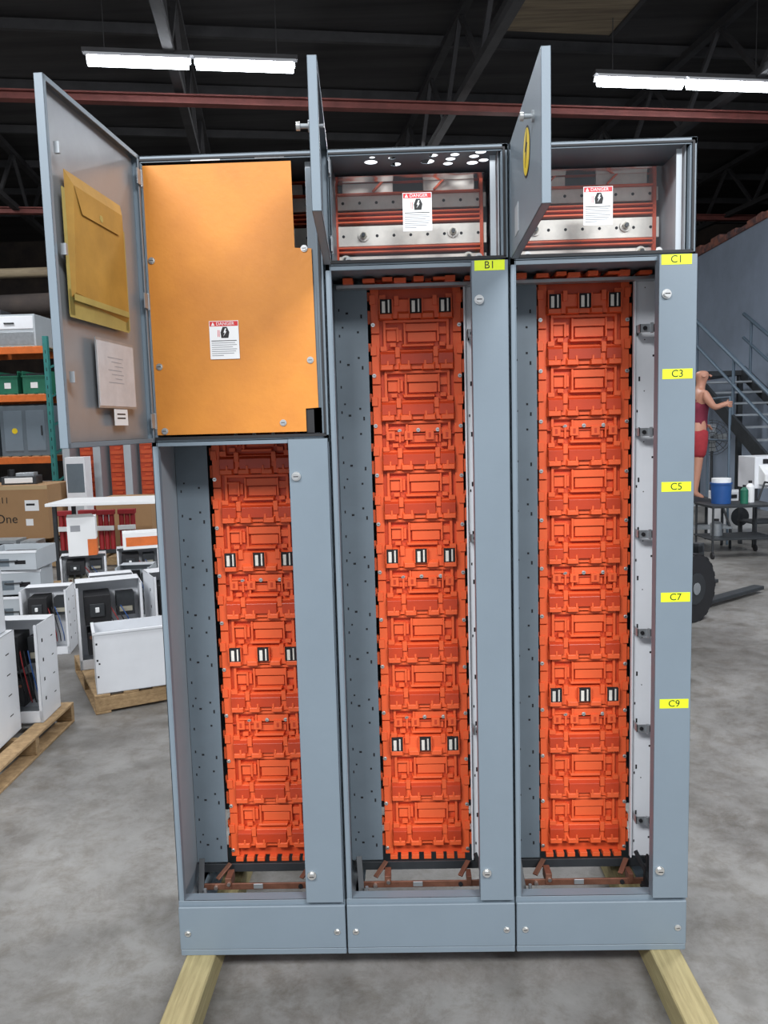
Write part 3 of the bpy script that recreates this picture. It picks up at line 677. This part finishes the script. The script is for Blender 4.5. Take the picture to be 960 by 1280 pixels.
# ---------------------------------------------------------------- pallet rack
RX,RY=-9.1,11.6
e=thing('pallet_rack','warehouse rack with teal uprights and orange beams','rack',(RX,RY,0))
for x in (0,2.95):
    b=MB()
    for y in (0,1.0): b.box(x-.04,x+.04,y-.04,y+.04,0,3.35,'teal')
    for j in range(6): b.bar((x,0,.3+.5*j),(x,1,.55+.5*j),.03,.03,'teal')
    for j in range(20): b.box(x-.006,x+.006,-.041,-.04,.2+.15*j,.26+.15*j,'hole')
    put(b,'upright',e)
for z in (1.22,2.30,3.12):
    for y in (-.02,1.02):
        b=MB();b.box(.04,2.91,y-.025,y+.025,z-.06,z+.06,'rackor');put(b,'beam',e,bw=.004)
    b=MB()
    for j in range(16): b.box(.05+.18*j,.17+.18*j,0,1.0,z+.06,z+.075,'pallet')
    put(b,'deck',e)
def rackbox(x,z,w,d,h,kind,label,name,cat):
    b=MB()
    if kind=='bin':
        b.box(0,w,0,d,0,.01,'green');b.box(0,.01,0,d,0,h,'green');b.box(w-.01,w,0,d,0,h,'green');b.box(0,w,0,.01,0,h*.8,'green');b.box(0,w,d-.01,d,0,h,'green');b.box(-.01,w+.01,-.015,.01,h*.74,h*.8,'green');b.box(.05,w-.05,.05,d-.05,.01,h*.9,'steel')
        b.box(w*.35,w*.65,-.004,0,h*.25,h*.5,'lwhite')
    elif kind=='mach':
        b.box(0,w,0,d,0,h,'paintin');b.box(w*.08,w*.46,-.008,0,h*.1,h*.9,'paint');b.box(w*.54,w*.92,-.008,0,h*.1,h*.9,'paint');b.cyl((w*.3,-.012,h*.5),(w*.3,-.008,h*.5),.05,'yelsign',16);b.box(w*.85,w*.88,-.03,-.008,h*.4,h*.6,'steel')
    else:
        b.box(0,w,0,d,0,h,'paintlt');b.box(.03,w-.03,-.006,0,h*.55,h-.03,'white');b.box(.03,w-.03,-.006,0,.03,h*.45,'galv');b.box(w*.4,w*.6,-.02,-.006,h*.7,h*.75,'steel');b.box(.05,w*.3,.1,d*.6,h,h+.1,'steel')
    put(b,name,None,(RX+x,RY+.08,z+.0755),bw=.006,label=label,cat=cat,group='goods on the pallet rack')
for x,w_ in ((.1,.55),(.72,.5),(1.3,.6),(2.0,.38),(2.45,.42)): rackbox(x,2.30,w_,.7,.40,'bin','green plastic bin of parts on a rack shelf','storage_bin','bin')
for x,w_,h_ in ((.1,.8,.5),(1.0,.75,.45),(1.85,.9,.55)): rackbox(x,3.12,w_,.8,h_,'box','pale grey metal cabinet lying on the rack top','metal_cabinet','cabinet')
for x,w_,h_ in ((.1,.9,.85),(1.1,.8,.8),(2.0,.86,.88)): rackbox(x,1.22,w_,.8,h_,'mach','grey enclosure with blue-grey doors on a rack shelf','machine_cabinet','cabinet')
for x,w_,h_ in ((.3,.9,.9),(1.6,1.0,.8)): rackbox(x,-.075,w_,.8,h_,'box','grey metal enclosure under the rack','metal_cabinet','cabinet')
b=MB();b.cyl((-12,14,4.2),(-5.5,14,4.3),.22,'wallb',16);b.cyl((-12,14,4.9),(-5.5,14,4.9),.1,'brown',12);b.box(-9,-8.9,13.9,14.1,0,7.4,'steel');b.box(-5.9,-5.8,13.9,14.1,0,7.4,'steel');
for j in range(9): b.box(-12+.75*j,-11.4+.75*j,14.3,14.6,3.4+.1*(j%3),4.0+.15*(j%2),('brown','wallb','rust')[j%3])
structure(put(b,'trim_%d'%ti));ti+=1
# ---------------------------------------------------------------- right side: stairs, platform, person, clutter
e=thing('staircase','steel staircase with pipe handrails against a blue-grey wall','staircase',(5.0,0,0))
def sz(y): return (y-6.85)*.484
for x in (0,.9):
    b=MB();b.bar((x,6.85,sz(6.85)+.08),(x,11.8,sz(11.8)+.02),.04,.22,'steel');put(b,'stringer',e)
for j in range(12):
    y=7.15+j*.385;b=MB();b.box(.02,.88,y,y+.28,sz(y)+.02,sz(y)+.05,'galv');put(b,'step',e)
for x in (0,.9):
    b=MB()
    b.cyl((x,6.95,sz(6.95)+1.0),(x,11.8,sz(11.8)+1.0),.030,'railp',10);b.cyl((x,6.95,sz(6.95)+.6),(x,11.8,sz(11.8)+.6),.024,'railp',10)
    for y in (6.95,8.5,10.0,11.5): b.cyl((x,y,sz(y)),(x,y,sz(y)+1.0),.024,'railp',8)
    put(b,'handrail',e,label='blue-grey painted pipe handrail')
b=MB();b.box(-.02,.95,11.8,14.0,2.36,2.44,'steel')
for x in (.02,.9):
    for y in (11.9,13.8): b.box(x-.04,x+.04,y-.04,y+.04,0,2.36,'steel')
for z in (2.85,3.4): b.cyl((0,11.8,z),(0,14,z),.02,'railp',8)
put(b,'landing',e)
PX,PY,PZ=3.84,8.3,.55
e=thing('step_platform','low grey steel step platform under a standing person','step platform',(PX,PY,0))
b=MB();b.box(-.35,.26,-.3,.3,PZ-.03,PZ,'galv');b.box(-.35,.26,-.55,-.3,PZ-.30,PZ-.27,'galv')
for x in (-.33,.24):
    for y in (-.27,.27): b.cyl((x,y,0),(x,y,PZ-.03),.018,'steel',8)
    b.cyl((x,-.53,0),(x,-.53,PZ-.3),.018,'steel',8);b.cyl((x,-.53,PZ-.29),(x,-.27,PZ-.03),.015,'steel',8)
put(b,'platform_frame',e)
b=MB();b.tube([(.325,-.23,0.0),(.325,-.23,1.90),(.325,.48,1.90),(.325,.48,0.0)],.016,'railp',8);b.cyl((.325,-.23,1.35),(.325,.48,1.35),.014,'railp',8)
put(b,'handrail',None,(PX,PY,0.0),label='blue-grey pipe handrail gripped by a person',cat='handrail')
def skin(name,pts,edges,rad,mk,parent,loc,sub=1,rootidx=0):
    me=bpy.data.meshes.new(name);me.from_pydata(pts,edges,[]);o=bpy.data.objects.new(name,me);COL.objects.link(o)
    o.parent=parent;o.location=loc
    m=o.modifiers.new('skin','SKIN');m.use_smooth_shade=True
    sv=me.skin_vertices[0].data
    for i_,r_ in enumerate(rad):
        sv[i_].radius=(r_,r_) if not isinstance(r_,tuple) else r_
        sv[i_].use_root=(i_==rootidx)
    s_=o.modifiers.new('sub','SUBSURF');s_.levels=sub;s_.render_levels=sub
    me.materials.append(M[mk]);return o
pe=thing('person','bald person in maroon tank top and red shorts holding a rail','person',(PX,PY,PZ+.001),0)
pts=[(0,0,.93),(0,0,1.08),(0.01,0,1.25),(0.02,0,1.38),(0.03,0,1.47),(0.045,0,1.56),(0.055,0,1.64),(0.05,0,1.715),
 (.01,.18,1.39),(.06,.25,1.14),(.18,.20,1.0),
 (.02,-.18,1.395),(.13,-.235,1.22),(.25,-.225,1.262),
 (0,.09,.86),(.03,.10,.50),(-.01,.10,.12),(.10,.11,.045),
 (0,-.09,.86),(-.02,-.10,.50),(-.06,-.10,.12),(.06,-.11,.045),
 (.285,-.235,1.275)]
rad=[.125,.115,.130,.115,.060,.060,.100,.078,.066,.045,.034,.066,.045,.032,.095,.062,.044,.036,.095,.062,.044,.036,.028]
ed=[(0,1),(1,2),(2,3),(3,4),(4,5),(5,6),(6,7),(3,8),(8,9),(9,10),(3,11),(11,12),(12,13),(0,14),(14,15),(15,16),(16,17),(0,18),(18,19),(19,20),(20,21),(13,22)]
def finger(base,root,d1,d2,d3,r0):
    global pts,ed,rad
    i0=len(pts);p=Vector(root)
    pts.append(tuple(p));p1=p+Vector(d1);pts.append(tuple(p1));p2=p1+Vector(d2);pts.append(tuple(p2));p3=p2+Vector(d3);pts.append(tuple(p3))
    ed+=[(base,i0),(i0,i0+1),(i0+1,i0+2),(i0+2,i0+3)];rad+=[r0,r0,r0*.95,r0*.8]
for q in range(4): finger(22,(.305,-.252,1.292-.02*q),(.030,-.006,0),(.018,.022,0),(-.012,.022,0),.009)
finger(22,(.295,-.225,1.295),(.010,.012,.015),(.012,.014,.010),(.012,.006,.006),.010)
for q in range(4): finger(10,(.205,.175+.018*q,.985),(.035,0,-.012),(.02,0,-.02),(.004,0,-.02),.009)
finger(10,(.185,.17,1.0),(.02,-.02,0),(.015,-.008,-.008),(.012,0,-.01),.010)
skin('body',pts,ed,rad,'skin',pe,(0,0,0),2)
b=MB()
b.cyl((.145,0,1.655),(.172,0,1.632),.010,'skin',8,.016)
for s in (-1,1): b.cyl((.05,s*.085,1.64),(.04,s*.105,1.645),.026,'skin',10)
put(b,'nose_and_ears',pe)
b=MB()
for s in (-1,1): b.cyl((.142,s*.032,1.665),(.150,s*.032,1.665),.006,'black',8)
b.box(.135,.15,-.024,.024,1.585,1.591,'redp');put(b,'face_features',pe)
skin('tank_top',[(0,0,.90),(0,0,1.00),(0,0,1.10),(0.01,0,1.25),(0.02,0,1.37),(.012,.12,1.385),(.012,-.12,1.385),(.028,0,1.43)],[(0,1),(1,2),(2,3),(3,4),(4,5),(4,6),(4,7)],[.150,.145,.142,.152,.140,.078,.078,.075],'tank',pe,(0,0,0),1)
skin('shorts',[(0,0,.99),(0,0,.90),(0,.09,.82),(.025,.10,.56),(0,-.09,.82),(-.015,-.10,.56)],[(0,1),(1,2),(2,3),(1,4),(4,5)],[.156,.160,.125,.098,.125,.098],'shorts',pe,(0,0,0),1)
for s,x in ((.105,.05),(-.105,.01)):
    b=MB();b.wedge(s-.05,s+.05,-.14,.13,.0,.09,'shoe',0,.045,.012,Matrix.Rotation(math.pi/2,4,'Z')@Matrix.Translation((0,-x,0)))
    put(b,'shoe',pe,bw=.012)
e=thing('utility_cart','dark steel utility cart on small casters','cart',(3.55,7.0,0),.05)
b=MB();b.box(0,.78,0,.5,.60,.63,'steel');b.box(0,.78,0,.5,.22,.24,'steel');put(b,'shelf',e,bw=.003)
for x in (.02,.76):
    for y in (.02,.48):
        b=MB();b.cyl((x,y,.08),(x,y,.63),.014,'steel',8);b.cyl((x-.012,y,.04),(x+.012,y,.04),.04,'dark',14);put(b,'leg',e)
b=MB();b.tube([(.78,.02,.63),(.86,.02,.85),(.86,.48,.85),(.78,.48,.63)],.012,'steel',8);put(b,'handle',e)
b=MB();b.cyl((0,0,0),(0,0,.24),.11,'blue',20,.12);b.cyl((0,0,.23),(0,0,.25),.128,'blue',20);b.cyl((0,0,.25),(0,0,.30),.11,'lwhite',20)
put(b,'blue_tub',None,(3.76,7.28,.631),label='blue plastic tub with white lid on a cart',cat='tub')
for (x,y,z,rr,hh,k,l) in ((4.0,7.2,.631,.045,.22,'green','green plastic bottle on a cart'),(4.12,7.32,.631,.05,.26,'lwhite','white plastic bottle on a cart'),(3.72,7.3,.241,.07,.2,'galv','grey metal canister on the lower cart shelf')):
    b=MB();b.cyl((0,0,0),(0,0,hh*.72),rr,k,14);b.cyl((0,0,hh*.72),(0,0,hh*.88),rr,k,14,rr*.4);b.cyl((0,0,hh*.88),(0,0,hh),rr*.42,'dark',10)
    put(b,'bottle',None,(x,y,z),label=l,cat='bottle')
e=thing('bench_machine','white bench machine on a steel stand','machine',(4.36,7.75,0),.1)
b=MB();b.box(0,.50,0,.4,.75,1.15,'white');b.wedge(.05,.45,-.12,0,.80,1.05,'lwhite',.0,.12,.02);b.box(.1,.3,-.01,0,1.06,1.12,'dark');b.cyl((.38,.2,1.15),(.38,.2,1.30),.06,'galv',12);put(b,'machine_body',e,bw=.008)
b=MB()
for x in (.03,.47):
    for y in (.03,.37): b.box(x-.02,x+.02,y-.02,y+.02,0,.75,'steel')
b.box(0,.50,0,.4,.3,.32,'steel');put(b,'stand',e)
e=thing('pedestal_fan','black pedestal fan beside the stairs','fan',(4.60,9.75,0),-.4)
b=MB();b.cyl((0,0,0),(0,0,.04),.22,'dark',20);b.cyl((0,0,.04),(0,0,1.15),.02,'steel',10);put(b,'stand',e)
b=MB()
for rr in (.08,.15,.22,.26):
    for j in range(20):
        a0,a1=2*math.pi*j/20,2*math.pi*(j+1)/20
        b.cyl((rr*math.cos(a0),-.08,1.35+rr*math.sin(a0)),(rr*math.cos(a1),-.08,1.35+rr*math.sin(a1)),.005,'steel',5)
for j in range(16):
    a0=2*math.pi*j/16;b.cyl((0,-.1,1.35),(.26*math.cos(a0),-.08,1.35+.26*math.sin(a0)),.003,'steel',5);b.cyl((.26*math.cos(a0),-.08,1.35+.26*math.sin(a0)),(.1*math.cos(a0),.08,1.35+.1*math.sin(a0)),.003,'steel',5)
b.cyl((0,.02,1.35),(0,.16,1.35),.09,'dark',16);put(b,'guard',e)
b=MB()
for j in range(4):
    T=Matrix.Translation((0,-.02,1.35))@Matrix.Rotation(j*math.pi/2,4,'Y')@Matrix.Rotation(.5,4,'X');b.box(.02,.2,-.003,.003,-.06,.06,'galv',T)
put(b,'fan_blade',e)
b=MB();b.box(0,.5,0,.4,0,.62,'white');b.box(.03,.47,-.01,0,.04,.52,'lwhite');b.box(.06,.2,-.015,-.01,.54,.59,'dark');b.cyl((.25,-.012,.28),(.25,-.01,.28),.13,'steel',20)
put(b,'white_appliance',None,(4.35,8.7,0.0),.1,bw=.01,label='white enamelled appliance standing on the floor',cat='appliance')
e=thing('lift_truck','dark lift truck with black tyres and low steel forks','lift truck',(2.03,4.52,0),math.radians(38))
b=MB();b.box(-.9,.15,-.35,.35,.12,.62,'steel');b.wedge(-.9,-.3,-.36,.36,.62,.90,'redp',0,.05,.02);put(b,'chassis',e,bw=.02)
for y in (-.42,.34):
    b=MB();b.cyl((0,y-.05,.28),(0,y+.09,.28),.28,'dark',28);b.cyl((0,y-.055,.28),(0,y+.095,.28),.13,'steel',16);b.cyl((0,y-.06,.28),(0,y+.10,.28),.05,'galv',12)
    for j in range(20):
        a0=2*math.pi*j/20;b.box(-.02,.02,y-.05,y+.09,.272,.287,'dark',Matrix.Translation((0,0,.28))@Matrix.Rotation(a0,4,'Y'))
    put(b,'tyre',e)
b=MB();b.box(.18,.26,-.38,-.30,.02,.62,'steel');b.box(.18,.26,.30,.38,.02,.62,'steel');b.box(.18,.24,-.38,.38,.54,.60,'steel');b.box(.18,.24,-.38,.38,.3,.36,'steel');put(b,'mast',e,bw=.004)
for y in (-.28,.18):
    b=MB();b.wedge(.26,1.45,y,y+.1,.03,.065,'steel',0,0,0);b.box(.25,.29,y,y+.1,.03,.45,'steel');put(b,'fork',e,bw=.004)
